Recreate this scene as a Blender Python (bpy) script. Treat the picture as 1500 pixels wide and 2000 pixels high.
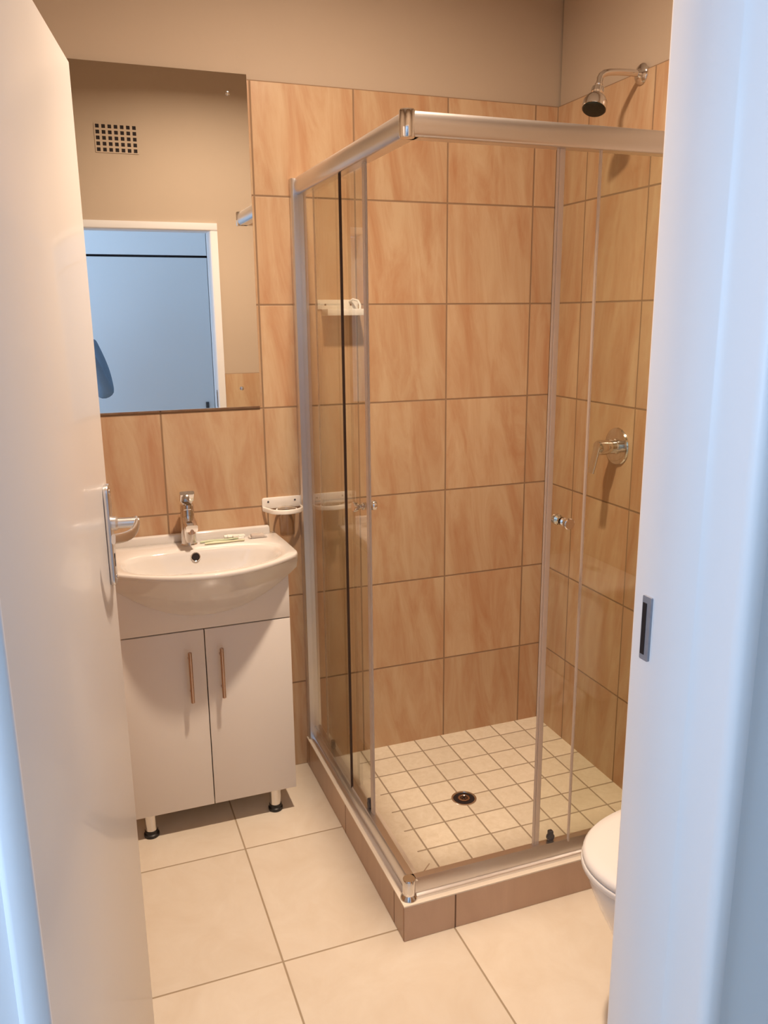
import bpy, bmesh, math, random
from mathutils import Vector, Matrix
random.seed(7)
for o in list(bpy.data.objects): bpy.data.objects.remove(o)
S = bpy.context.scene
C = S.collection
PI = math.pi

# ------------------------------------------------------------------ camera
yaw, pitch, roll = 0.3553, -0.2344, -0.0097
fwd = Vector((math.sin(yaw)*math.cos(pitch), math.cos(yaw)*math.cos(pitch), math.sin(pitch)))
rt = Vector((math.cos(yaw), -math.sin(yaw), 0)); up = rt.cross(fwd)
r2 = math.cos(roll)*rt + math.sin(roll)*up; u2 = -math.sin(roll)*rt + math.cos(roll)*up
cd = bpy.data.cameras.new('camera'); cam = bpy.data.objects.new('camera', cd); C.objects.link(cam)
cd.sensor_fit = 'HORIZONTAL'; cd.sensor_width = 36; cd.lens = 36*1611.22/1500; cd.clip_start = 0.02
cam.matrix_world = Matrix(((r2.x, u2.x, -fwd.x, -0.5802), (r2.y, u2.y, -fwd.y, -2.7002), (r2.z, u2.z, -fwd.z, 1.6184), (0, 0, 0, 1)))
S.camera = cam

# ------------------------------------------------------------------ world, lights, exposure
w = bpy.data.worlds.new('world'); S.world = w; w.use_nodes = True
w.node_tree.nodes['Background'].inputs[0].default_value = (0.45, 0.68, 1.0, 1)
w.node_tree.nodes['Background'].inputs[1].default_value = 1.0
def area(name, loc, rot, size, size_y, power, col, shape='RECTANGLE', spread=PI):
    l = bpy.data.lights.new(name, 'AREA'); l.shape = shape; l.size = size
    if shape == 'RECTANGLE': l.size_y = size_y
    l.energy = power; l.color = col; l.spread = spread
    o = bpy.data.objects.new(name, l); C.objects.link(o); o.location = loc; o.rotation_euler = rot
    return o
LAMP = (0.13, -0.97, 2.84)
lamp = area('downlight_bulb_light', (LAMP[0], LAMP[1], LAMP[2]-0.028), (0, 0, 0), 0.11, 0, 26, (1.0, 0.78, 0.585), "DISK", math.radians(164))
lamp2 = area("downlight_added_narrow_fill", (LAMP[0], LAMP[1], LAMP[2]-0.029), (0, 0, 0), 0.10, 0, 10.5, (1.0, 0.78, 0.585), "DISK", math.radians(100))  # second, narrower light added to brighten the floor and lower walls
day = area('window_daylight', (-2.02, -2.55, 1.70), (0, -PI/2, 0), 1.1, 1.1, 33.5, (0.51, 0.72, 1.0))
S.view_settings.view_transform = 'Standard'; S.view_settings.look = 'None'
S.view_settings.gamma = 1; S.view_settings.use_curve_mapping = False
S.view_settings.exposure = 0.0

# ------------------------------------------------------------------ materials
def new_mat(name):
    m = bpy.data.materials.new(name); m.use_nodes = True
    return m, m.node_tree.nodes, m.node_tree.links, m.node_tree.nodes['Principled BSDF']
def mat(name, col, rough=0.5, metal=0.0, noise=0.0, nscale=12.0, bump=0.0, bscale=60.0, spec=0.5, coat=0.0, trans=0.0, ior=1.45):
    m, N, L, b = new_mat(name)
    b.inputs['Base Color'].default_value = (*col, 1); b.inputs['Roughness'].default_value = rough
    b.inputs['Metallic'].default_value = metal; b.inputs['Specular IOR Level'].default_value = spec
    b.inputs['Coat Weight'].default_value = coat; b.inputs['Coat Roughness'].default_value = 0.05
    b.inputs['Transmission Weight'].default_value = trans; b.inputs['IOR'].default_value = ior
    tc = N.new('ShaderNodeTexCoord')
    n = N.new('ShaderNodeTexNoise'); n.inputs['Scale'].default_value = nscale; n.inputs['Detail'].default_value = 4
    L.new(tc.outputs['Object'], n.inputs['Vector'])
    mx = N.new('ShaderNodeMix'); mx.data_type = 'RGBA'
    mx.inputs[6].default_value = (*[c*(1-noise) for c in col], 1); mx.inputs[7].default_value = (*[min(1, c*(1+noise)) for c in col], 1)
    L.new(n.outputs['Fac'], mx.inputs[0]); L.new(mx.outputs[2], b.inputs['Base Color'])
    if bump:
        n2 = N.new('ShaderNodeTexNoise'); n2.inputs['Scale'].default_value = bscale; n2.inputs['Detail'].default_value = 3
        L.new(tc.outputs['Object'], n2.inputs['Vector'])
        bp = N.new('ShaderNodeBump'); bp.inputs['Strength'].default_value = bump; bp.inputs['Distance'].default_value = 0.002
        L.new(n2.outputs['Fac'], bp.inputs['Height']); L.new(bp.outputs[0], b.inputs['Normal'])
    return m
def tile_mat(name, ua, u0, us, va, v0, vs, c1, c2, grout, gw=0.005, rough=0.3, streak=True, lim=None, contrast=(0.35, 0.72), nsc=1.0):
    m, N, L, b = new_mat(name)
    def math_(op, a, bb=None, c=None):
        n = N.new('ShaderNodeMath'); n.operation = op
        for i, v in enumerate((a, bb, c)):
            if v is None: continue
            if isinstance(v, (int, float)): n.inputs[i].default_value = v
            else: L.new(v, n.inputs[i])
        return n.outputs[0]
    g = N.new('ShaderNodeNewGeometry'); sp = N.new('ShaderNodeSeparateXYZ'); L.new(g.outputs['Position'], sp.inputs[0])
    U = math_('DIVIDE', math_('SUBTRACT', sp.outputs[ua], u0), us)
    V = math_('DIVIDE', math_('SUBTRACT', sp.outputs[va], v0), vs)
    def line(X, s):
        f = math_('FRACT', X); d = math_('MINIMUM', f, math_('SUBTRACT', 1.0, f))
        return math_('MULTIPLY', d, s)          # distance in metres to the joint
    du, dv = line(U, us), line(V, vs)
    if lim:                                     # joints stop where the tiles give way to a plain border
        ulo, vlo = lim
        mu = math_('LESS_THAN', sp.outputs[ua], ulo); mv = math_('LESS_THAN', sp.outputs[va], vlo)
        off = math_('MAXIMUM', mu, mv)
        du = math_('ADD', du, off); dv = math_('ADD', dv, off)
    d = math_('MINIMUM', du, dv)
    mr = N.new('ShaderNodeMapRange'); mr.interpolation_type = 'SMOOTHSTEP'
    L.new(d, mr.inputs[0]); mr.inputs[1].default_value = gw*0.35; mr.inputs[2].default_value = gw*0.75
    cell = N.new('ShaderNodeCombineXYZ'); L.new(math_('FLOOR', U), cell.inputs[0]); L.new(math_('FLOOR', V), cell.inputs[1])
    wn = N.new('ShaderNodeTexWhiteNoise'); wn.noise_dimensions = '3D'; L.new(cell.outputs[0], wn.inputs['Vector'])
    uv = N.new('ShaderNodeCombineXYZ')
    if streak:
        L.new(math_('ADD', math_('MULTIPLY', U, 4.6*nsc), math_('MULTIPLY', V, 0.5)), uv.inputs[0]); L.new(math_('MULTIPLY', V, 0.85*nsc), uv.inputs[1])
    else:
        L.new(math_('MULTIPLY', U, 3.0*nsc), uv.inputs[0]); L.new(math_('MULTIPLY', V, 3.0*nsc), uv.inputs[1])
    sc = N.new('ShaderNodeVectorMath'); sc.operation = 'MULTIPLY_ADD'; sc.inputs[1].default_value = (17, 23, 31)
    L.new(wn.outputs['Color'], sc.inputs[0]); L.new(uv.outputs[0], sc.inputs[2])
    no = N.new('ShaderNodeTexNoise'); no.inputs['Scale'].default_value = 1.0; no.inputs['Detail'].default_value = 6
    no.inputs['Roughness'].default_value = 0.64; no.inputs['Distortion'].default_value = 0.6
    L.new(sc.outputs[0], no.inputs['Vector'])
    nr = N.new('ShaderNodeMapRange'); L.new(no.outputs['Fac'], nr.inputs[0]); nr.inputs[1].default_value = contrast[0]; nr.inputs[2].default_value = contrast[1]
    mx = N.new('ShaderNodeMix'); mx.data_type = 'RGBA'; mx.inputs[6].default_value = (*c1, 1); mx.inputs[7].default_value = (*c2, 1)
    L.new(nr.outputs[0], mx.inputs[0])
    hs = N.new('ShaderNodeHueSaturation'); L.new(mx.outputs[2], hs.inputs['Color'])
    L.new(math_('ADD', 0.95, math_('MULTIPLY', wn.outputs['Value'], 0.1)), hs.inputs['Value'])
    gm = N.new('ShaderNodeMix'); gm.data_type = 'RGBA'; gm.inputs[6].default_value = (*grout, 1)
    L.new(mr.outputs[0], gm.inputs[0]); L.new(hs.outputs[0], gm.inputs[7]); L.new(gm.outputs[2], b.inputs['Base Color'])
    ro = N.new('ShaderNodeMapRange'); L.new(mr.outputs[0], ro.inputs[0]); ro.inputs[3].default_value = 0.85; ro.inputs[4].default_value = rough
    L.new(ro.outputs[0], b.inputs['Roughness'])
    bp = N.new('ShaderNodeBump'); bp.inputs['Strength'].default_value = 0.5; bp.inputs['Distance'].default_value = 0.0015
    L.new(math_('ADD', mr.outputs[0], math_('MULTIPLY', no.outputs['Fac'], 0.12)), bp.inputs['Height']); L.new(bp.outputs[0], b.inputs['Normal'])
    return m
TW = 0.3311; ZT = 2.3157; V0 = ZT-7*TW; WX = 1.0816
T1, T2, TG = (0.58, 0.42, 0.265), (0.45, 0.235, 0.12), (0.27, 0.17, 0.10)
M = {}
M['tile_back'] = tile_mat('beige_streaked_wall_tile_back', 0, 0.0, TW, 2, V0, TW, T1, T2, TG)
M['tile_side'] = tile_mat('beige_streaked_wall_tile_side', 1, -0.191, TW, 2, V0, TW, T1, T2, TG)
M['tile_front'] = tile_mat('beige_streaked_wall_tile_front', 0, 0.178, TW, 2, V0, TW, T1, T2, TG)
M['floor'] = tile_mat('cream_floor_tile', 0, -0.2085, 0.4635, 1, -0.424, 0.495, (0.76, 0.69, 0.585), (0.68, 0.585, 0.465), (0.36, 0.28, 0.19), 0.0045, 0.22, False, contrast=(0.3, 0.8))
M['mosaic'] = tile_mat('small_cream_shower_floor_tile', 0, 0.318-0.1103*2, 0.1103, 1, -0.0845, 0.1103, (0.80, 0.73, 0.60), (0.70, 0.62, 0.48), (0.34, 0.27, 0.19), 0.005, 0.4, False, lim=(0.285, -0.745), nsc=1.6)
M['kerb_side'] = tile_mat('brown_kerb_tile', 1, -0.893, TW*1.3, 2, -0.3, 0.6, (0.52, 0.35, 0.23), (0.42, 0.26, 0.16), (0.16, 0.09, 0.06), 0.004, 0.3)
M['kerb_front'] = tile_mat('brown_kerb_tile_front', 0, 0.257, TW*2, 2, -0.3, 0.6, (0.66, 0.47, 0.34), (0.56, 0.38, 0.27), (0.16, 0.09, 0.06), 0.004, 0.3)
M['kerb_top'] = mat('pale_kerb_top', (0.85, 0.76, 0.64), 0.5, noise=0.05, bump=0.1)
M['paint'] = mat('cream_wall_paint', (0.50, 0.398, 0.305), 0.75, noise=0.03, nscale=3, bump=0.08, bscale=40)
M['ceiling'] = mat('white_ceiling_paint', (0.80, 0.78, 0.74), 0.8, noise=0.02)
M['hallpaint'] = mat('pale_hall_paint', (0.76, 0.78, 0.80), 0.7, noise=0.02, nscale=2, bump=0.05)
M['gloss_white'] = mat('white_gloss_enamel', (0.67, 0.65, 0.64), 0.33, noise=0.02, nscale=4, coat=0.15)
M['frame_white'] = mat('white_enamelled_steel_frame', (0.80, 0.79, 0.80), 0.38, noise=0.02, nscale=4)
M['cabinet'] = mat('white_cabinet_board', (0.80, 0.76, 0.72), 0.28, noise=0.015, nscale=3)
M['ceramic'] = mat('white_glazed_ceramic', (0.74, 0.71, 0.68), 0.08, noise=0.01, nscale=3, coat=0.6)
M['seat'] = mat('white_plastic_seat', (0.74, 0.72, 0.70), 0.2, noise=0.01)
M['plastic'] = mat('white_plastic', (0.86, 0.83, 0.78), 0.35, noise=0.02)
M['chrome'] = mat('polished_chrome', (0.72, 0.70, 0.69), 0.09, metal=1.0, noise=0.03)
M['satin'] = mat('satin_aluminium', (0.74, 0.72, 0.72), 0.3, metal=1.0, noise=0.04, nscale=5)
M['handle_metal'] = mat('brushed_steel_bar', (0.52, 0.38, 0.31), 0.25, metal=1.0, noise=0.05, nscale=30)
M['black'] = mat('black_rubber', (0.012, 0.011, 0.012), 0.4, noise=0.1)
M['dark'] = mat('dark_void', (0.015, 0.008, 0.008), 0.8, noise=0.1)
M['seal_dark'] = mat('dark_rubber_seal', (0.05, 0.025, 0.015), 0.5, noise=0.1)
M['grey_plastic'] = mat('dark_grey_roller_plastic', (0.07, 0.065, 0.07), 0.4, noise=0.1)
M['clear_seal'] = mat('milky_clear_seal', (0.85, 0.74, 0.66), 0.3, noise=0.03, trans=0.45)
M['wrap'] = mat('clear_wrapper_film', (0.93, 0.90, 0.87), 0.12, noise=0.03, trans=0.6, ior=1.15)
M['brush_green'] = mat('pale_green_plastic', (0.52, 0.60, 0.40), 0.3, noise=0.03)
M['brush_cream'] = mat('pale_yellow_plastic', (0.72, 0.70, 0.48), 0.3, noise=0.03)
M['soap'] = mat('pink_cream_soap', (0.80, 0.62, 0.50), 0.4, noise=0.03)
M['cupboard'] = mat('pale_grey_cupboard_board', (0.84, 0.85, 0.87), 0.4, noise=0.01, nscale=2)
M['cupboard_top'] = mat('bright_white_cupboard_board', (0.92, 0.93, 0.95), 0.3, noise=0.01, nscale=2)
M['blue_shirt'] = mat('blue_cotton', (0.20, 0.28, 0.38), 0.85, noise=0.12, nscale=14, bump=0.5, bscale=35)
M['trousers'] = mat('dark_navy_cloth', (0.03, 0.035, 0.06), 0.9, noise=0.1)
M['skin'] = mat('skin', (0.42, 0.25, 0.17), 0.55, noise=0.04)
M['hair'] = mat('dark_hair', (0.02, 0.014, 0.01), 0.6, noise=0.2, nscale=60)
M['shoe'] = mat('brown_leather', (0.08, 0.04, 0.02), 0.5, noise=0.1)
M['head_black'] = mat('black_spray_plate', (0.012, 0.014, 0.010), 0.35, noise=0.2, nscale=200, bump=0.4, bscale=300)
def glass_mat(name, tint, ior=1.45):
    m = bpy.data.materials.new(name); m.use_nodes = True; N = m.node_tree.nodes; L = m.node_tree.links
    N.clear(); out = N.new('ShaderNodeOutputMaterial'); mx = N.new('ShaderNodeMixShader'); ge = N.new('ShaderNodeNewGeometry'); dt = N.new('ShaderNodeVectorMath'); dt.operation = 'DOT_PRODUCT'
    L.new(ge.outputs['Normal'], dt.inputs[0]); L.new(ge.outputs['Incoming'], dt.inputs[1])
    def m1(op, a, b_=None):
        q = N.new('ShaderNodeMath'); q.operation = op
        for i, v in enumerate((a, b_)):
            if v is None: continue
            if isinstance(v, (int, float)): q.inputs[i].default_value = v
            else: L.new(v, q.inputs[i])
        return q.outputs[0]
    f0 = ((ior-1)/(ior+1))**2      # Schlick reflectance, the same from both sides of the pane
    fres = m1('ADD', f0, m1('MULTIPLY', 1-f0, m1('POWER', m1('SUBTRACT', 1.0, m1('MINIMUM', m1('ABSOLUTE', dt.outputs['Value']), 1.0)), 5.0)))
    t = N.new('ShaderNodeBsdfTransparent'); g = N.new('ShaderNodeBsdfGlossy'); g.inputs['Roughness'].default_value = 0.01
    n = N.new('ShaderNodeTexNoise'); n.inputs['Scale'].default_value = 3
    r = N.new('ShaderNodeMix'); r.data_type = 'RGBA'; r.inputs[6].default_value = (*tint, 1); r.inputs[7].default_value = (*[c*0.985 for c in tint], 1)
    L.new(n.outputs['Fac'], r.inputs[0]); L.new(r.outputs[2], t.inputs['Color'])
    L.new(fres, mx.inputs[0]); L.new(t.outputs[0], mx.inputs[1]); L.new(g.outputs[0], mx.inputs[2]); L.new(mx.outputs[0], out.inputs[0])
    return m
M['glass'] = glass_mat('clear_shower_glass', (0.965, 0.965, 0.93))
def mirror_mat():
    m, N, L, b = new_mat('silvered_mirror')
    n = N.new('ShaderNodeTexNoise'); n.inputs['Scale'].default_value = 2
    r = N.new('ShaderNodeMix'); r.data_type = 'RGBA'; r.inputs[6].default_value = (0.84, 0.86, 0.85, 1); r.inputs[7].default_value = (0.86, 0.88, 0.87, 1)
    L.new(n.outputs['Fac'], r.inputs[0]); L.new(r.outputs[2], b.inputs['Base Color'])
    b.inputs['Metallic'].default_value = 1; b.inputs['Roughness'].default_value = 0.0
    return m
M['mirror'] = mirror_mat()
def emit_mat(name, col, s):
    m, N, L, b = new_mat(name); b.inputs['Emission Color'].default_value = (*col, 1); b.inputs['Emission Strength'].default_value = s
    b.inputs['Base Color'].default_value = (*col, 1); return m
M['bulb'] = emit_mat('warm_bulb', (1, 0.78, 0.55), 8)
M['tumbler'] = glass_mat('clear_tumbler_plastic', (0.90, 0.86, 0.82), 1.5)
M['pane'] = glass_mat('window_pane_glass', (0.98, 0.99, 1.0))

# ------------------------------------------------------------------ mesh helpers
def obj(name, bm, m, parent=None, loc=None, sharp=35, smooth=True):
    bmesh.ops.recalc_face_normals(bm, faces=bm.faces)
    me = bpy.data.meshes.new(name); bm.to_mesh(me); bm.free()
    me.materials.append(m)
    if smooth:
        me.polygons.foreach_set('use_smooth', [True]*len(me.polygons)); me.set_sharp_from_angle(angle=math.radians(sharp))
    o = bpy.data.objects.new(name, me); C.objects.link(o)
    if parent: o.parent = parent
    if loc is not None: o.location = loc
    return o
def B(): return bmesh.new()
def add_box(bm, x0, x1, y0, y1, z0, z1, bev=0.0, seg=2, mtx=None):
    t = bmesh.new(); r = bmesh.ops.create_cube(t, size=1)
    for v in t.verts: v.co = Vector(((x0+x1)/2+v.co.x*(x1-x0), (y0+y1)/2+v.co.y*(y1-y0), (z0+z1)/2+v.co.z*(z1-z0)))
    if bev > 0: bmesh.ops.bevel(t, geom=t.edges[:], offset=bev, segments=seg, affect='EDGES', profile=0.5)
    merge(bm, t, mtx); return bm
def merge(bm, t, mtx=None):
    if mtx is not None: bmesh.ops.transform(t, matrix=mtx, verts=t.verts)
    me = bpy.data.meshes.new('tmp'); t.to_mesh(me); t.free(); bm.from_mesh(me); bpy.data.meshes.remove(me)
def box(x0, x1, y0, y1, z0, z1, bev=0.0, seg=2, mtx=None): return add_box(B(), x0, x1, y0, y1, z0, z1, bev, seg, mtx)
def axis_m(p, d):
    return Matrix.Translation(Vector(p)) @ Vector(d).normalized().to_track_quat('Z', 'Y').to_matrix().to_4x4()
def add_lathe(bm, prof, p=(0, 0, 0), d=(0, 0, 1), n=40, cap=True, sx=1, sy=1):
    t = bmesh.new(); rings = []
    for r, z in prof:
        if r < 1e-6: rings.append([t.verts.new((0, 0, z))])
        else: rings.append([t.verts.new((r*sx*math.cos(2*PI*i/n), r*sy*math.sin(2*PI*i/n), z)) for i in range(n)])
    for a, b in zip(rings, rings[1:]):
        for i in range(n):
            j = (i+1) % n
            if len(a) == 1 and len(b) == 1: continue
            if len(a) == 1: t.faces.new((a[0], b[i], b[j]))
            elif len(b) == 1: t.faces.new((a[i], a[j], b[0]))
            else: t.faces.new((a[i], a[j], b[j], b[i]))
    if cap:
        for r in (rings[0], rings[-1]):
            if len(r) > 1: t.faces.new(r)
    bmesh.ops.recalc_face_normals(t, faces=t.faces)
    merge(bm, t, axis_m(p, d)); return bm
def lathe(prof, p=(0, 0, 0), d=(0, 0, 1), n=40, **k): return add_lathe(B(), prof, p, d, n, **k)
def add_sweep(bm, pts, sec, upv=(0, 0, 1), scales=None):
    """sweep a closed 2D section (list of (a,b)) along pts; a along side, b along up"""
    t = bmesh.new(); P = [Vector(p) for p in pts]; rings = []; U = Vector(upv)
    for i, p in enumerate(P):
        a = (P[min(i+1, len(P)-1)]-P[max(i-1, 0)]).normalized()
        side = a.cross(U)
        if side.length < 1e-4: side = a.cross(Vector((1, 0, 0)))
        side.normalize(); u = side.cross(a).normalized(); s = scales[i] if scales else 1
        rings.append([t.verts.new(p+side*x*s+u*y*s) for x, y in sec])
    n = len(sec)
    for a, b in zip(rings, rings[1:]):
        for i in range(n): t.faces.new((a[i], a[(i+1) % n], b[(i+1) % n], b[i]))
    t.faces.new(rings[0]); t.faces.new(rings[-1])
    bmesh.ops.recalc_face_normals(t, faces=t.faces); merge(bm, t); return bm
def circ(r, n=16): return [(r*math.cos(2*PI*i/n), r*math.sin(2*PI*i/n)) for i in range(n)]
def tube(pts, r, n=16, upv=(0, 0, 1), scales=None): return add_sweep(B(), pts, circ(r, n), upv, scales)
def arc_pts(f, n): return [f(i/(n-1)) for i in range(n)]
def prism(poly, axis, a, b, bev=0):
    """extrude closed polygon (u,v) along axis from a to b. axis 'z': (x,y); 'x': (y,z); 'y': (x,z)"""
    t = B(); mk = {'z': lambda u, v, c: (u, v, c), 'x': lambda u, v, c: (c, u, v), 'y': lambda u, v, c: (u, c, v)}[axis]
    A = [t.verts.new(mk(u, v, a)) for u, v in poly]; Bv = [t.verts.new(mk(u, v, b)) for u, v in poly]; n = len(poly)
    t.faces.new(A); t.faces.new(Bv)
    for i in range(n): t.faces.new((A[i], A[(i+1) % n], Bv[(i+1) % n], Bv[i]))
    bmesh.ops.recalc_face_normals(t, faces=t.faces)
    if bev: bmesh.ops.bevel(t, geom=t.edges[:], offset=bev, segments=2, affect='EDGES', profile=0.5)
    return t
def rrect(x0, x1, y0, y1, r, n=6):
    out = []
    for cx, cy, a0 in ((x1-r, y1-r, 0), (x0+r, y1-r, 90), (x0+r, y0+r, 180), (x1-r, y0+r, 270)):
        for i in range(n+1):
            a = math.radians(a0+90*i/n); out.append((cx+r*math.cos(a), cy+r*math.sin(a)))
    return out
def thing(name, label, cat, loc=(0, 0, 0), rotz=0, group=None):
    o = bpy.data.objects.new(name, None); C.objects.link(o); o.location = loc; o.rotation_euler = (0, 0, rotz)
    o.empty_display_size = 0.05
    tag(o, label, cat, group); return o
def tag(o, label, cat, group=None):
    o['label'] = label; o['category'] = cat
    if group: o['group'] = group
    return o
def struct(name, bm, m, parent=None, **k):
    o = obj(name, bm, m, parent, **k)
    if parent is None: o['kind'] = 'structure'
    return o

# ------------------------------------------------------------------ room shell
FY = -1.784; HY = -1.955         # bathroom face and hall face of the wall with the doorway
XL = -0.80; CZ = 2.86
HX0, HX1, HYB = -2.05, 0.95, -3.60
TT = 0.008
struct('floor', box(XL-0.12, WX+0.12, HY+0.0, 0.12, -0.1, 0.0), M['floor'], smooth=False)
struct('floor_hall', box(HX0-0.12, HX1+0.3, HYB-0.12, HY, -0.1, 0.0), M['floor'], smooth=False)
struct('ceiling', box(XL-0.12, WX+0.12, HY, 0.12, CZ, CZ+0.1), M['ceiling'], smooth=False)
struct('ceiling_hall', box(HX0-0.12, HX1+0.3, HYB-0.12, HY, CZ, CZ+0.1), M['ceiling'], smooth=False)
wb = struct('wall_back', box(XL-0.12, WX+0.12, TT, 0.12, 0, CZ), M['paint'], smooth=False)
struct('tiling', box(XL, WX, 0, TT, 0, ZT, 0.001, 1), M['tile_back'], wb, smooth=False)
wr = struct('wall_right', box(WX+TT, WX+0.12, HY, 0.0, 0, CZ), M['paint'], smooth=False)
struct('tiling', box(WX, WX+TT, -1.0, -0.0, 0, ZT, 0.001, 1), M['tile_side'], wr, smooth=False)
struct('tiling_lower', box(WX, WX+TT, FY, -1.0, 0, ZT-3*TW, 0.001, 1), M['tile_side'], wr, smooth=False)
wl = struct('wall_left', box(XL-0.12, XL-TT, HY, 0.0, 0, CZ), M['paint'], smooth=False)
struct('tiling', box(XL-TT, XL, FY, 0.0, 0, ZT-3*TW, 0.001, 1), M['tile_side'], wl, smooth=False)
# wall with the doorway (opening x -0.70..0.176, up to 2.075)
OL, OR, OZ = -0.758, 0.176, 2.080
bm = B(); add_box(bm, HX0, OL, HY, FY-TT, 0, CZ); add_box(bm, OR, HX1+0.2, HY, FY-TT, 0, CZ); add_box(bm, OL, OR, HY, FY-TT, OZ, CZ)
wf = struct('wall_front', bm, M['paint'], smooth=False)
bm = B(); add_box(bm, XL, OL, FY-TT, FY, 0, ZT-3*TW); add_box(bm, OR, WX, FY-TT, FY, 0, ZT-3*TW)
struct('tiling', bm, M['tile_front'], wf, smooth=False)
bm = B(); add_box(bm, XL, OL, FY-TT, FY-0.002, ZT-3*TW, CZ); add_box(bm, OR, WX, FY-TT, FY-0.002, ZT-3*TW, CZ); add_box(bm, OL, OR, FY-TT, FY-0.002, OZ, CZ)
struct('plaster', bm, M['paint'], wf, smooth=False)
bm = B(); add_box(bm, HX0, OL-0.001, HY-0.004, HY, 0, CZ); add_box(bm, OR+0.001, HX1, HY-0.004, HY, 0, CZ); add_box(bm, OL, OR, HY-0.004, HY, OZ, CZ)
struct('hall_plaster', bm, M['hallpaint'], wf, smooth=False)
struct('wall_hall_right', box(HX1, HX1+0.2, HYB, HY, 0, CZ), M['hallpaint'], smooth=False)
struct('wall_hall_back', box(HX0, HX1+0.2, HYB-0.12, HYB-0.05, 0, CZ), M['hallpaint'], smooth=False)
wy0, wy1, wz0, wz1 = -3.15, -2.05, 1.05, 2.35
bm = B(); add_box(bm, HX0-0.12, HX0, HYB, HY, 0, wz0); add_box(bm, HX0-0.12, HX0, HYB, HY, wz1, CZ)
add_box(bm, HX0-0.12, HX0, HYB, wy0, wz0, wz1); add_box(bm, HX0-0.12, HX0, wy1, HY, wz0, wz1)
struct('wall_hall_left', bm, M['hallpaint'], smooth=False)
bm = B()
for a, b_, c, d in ((wy0, wy1, wz0, wz0+0.05), (wy0, wy1, wz1-0.05, wz1), (wy0, wy0+0.05, wz0, wz1), (wy1-0.05, wy1, wz0, wz1), ((wy0+wy1)/2-0.02, (wy0+wy1)/2+0.02, wz0, wz1)):
    add_box(bm, HX0-0.09, HX0-0.05, a, b_, c, d, 0.003)
wn_ = struct('window_1', bm, M['frame_white'])
struct('pane', box(HX0-0.072, HX0-0.068, wy0+0.03, wy1-0.03, wz0+0.03, wz1-0.03), M['pane'], wn_, smooth=False)

# steel door frame: right jamb, left jamb and head share one section
DF = struct('trim_1', prism([(0.178, FY-0.03), (0.178, FY+0.009), (0.148, FY+0.009), (0.143, FY+0.007), (0.140, FY+0.001), (0.140, -1.900),
    (0.1415, -1.902), (0.1475, -1.912), (0.1475, -1.958), (0.1490, -1.966), (0.153, -1.972), (0.158, -1.975), (0.172, -1.975), (0.177, -1.973), (0.178, -1.968), (0.178, -1.94)], 'z', 0, 2.044), M['frame_white'], sharp=50)
jp = [(0.178, FY-0.03), (0.178, FY+0.009), (0.148, FY+0.009), (0.143, FY+0.007), (0.140, FY+0.001), (0.140, -1.900),
      (0.1415, -1.902), (0.1475, -1.912), (0.1475, -1.958), (0.1490, -1.966), (0.153, -1.972), (0.158, -1.975), (0.172, -1.975), (0.177, -1.973), (0.178, -1.968), (0.178, -1.94)]
struct('left_jamb', prism([(-0.762, FY-0.03), (-0.762, FY+0.009), (-0.732, FY+0.009), (-0.727, FY+0.007), (-0.724, FY+0.001), (-0.724, -1.899), (-0.6665, -1.9005),
    (-0.6545, -1.969), (-0.655, -1.974), (-0.657, -1.976), (-0.676, -1.977), (-0.681, -1.974), (-0.682, -1.968), (-0.684, -1.962), (-0.762, -1.962), (-0.762, -1.94)], 'z', 0, 2.044), M['frame_white'], DF, sharp=50)
hp = [(y, 2.044+(x-0.140)) for x, y in jp]
struct('head', prism(hp, 'x', -0.762, 0.178), M['frame_white'], DF, sharp=50)
# strike plate with its latch holes
bm = prism(rrect(-1.821, -1.803, 1.142, 1.236, 0.002), 'x', 0.1365, 0.1402)
sp_ = obj('strike_plate', bm, mat('steel_hall_reflection_tint', (0.30, 0.31, 0.35), 0.5, metal=0.4, noise=0.2, nscale=80), DF)  # blue-grey of the reflected hall is put into the steel colour
bm = B(); add_box(bm, 0.1358, 0.1368, -1.8130, -1.8045, 1.150, 1.226, 0.0003, 1)
obj('latch_hole', bm, M['dark'], sp_)
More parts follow.
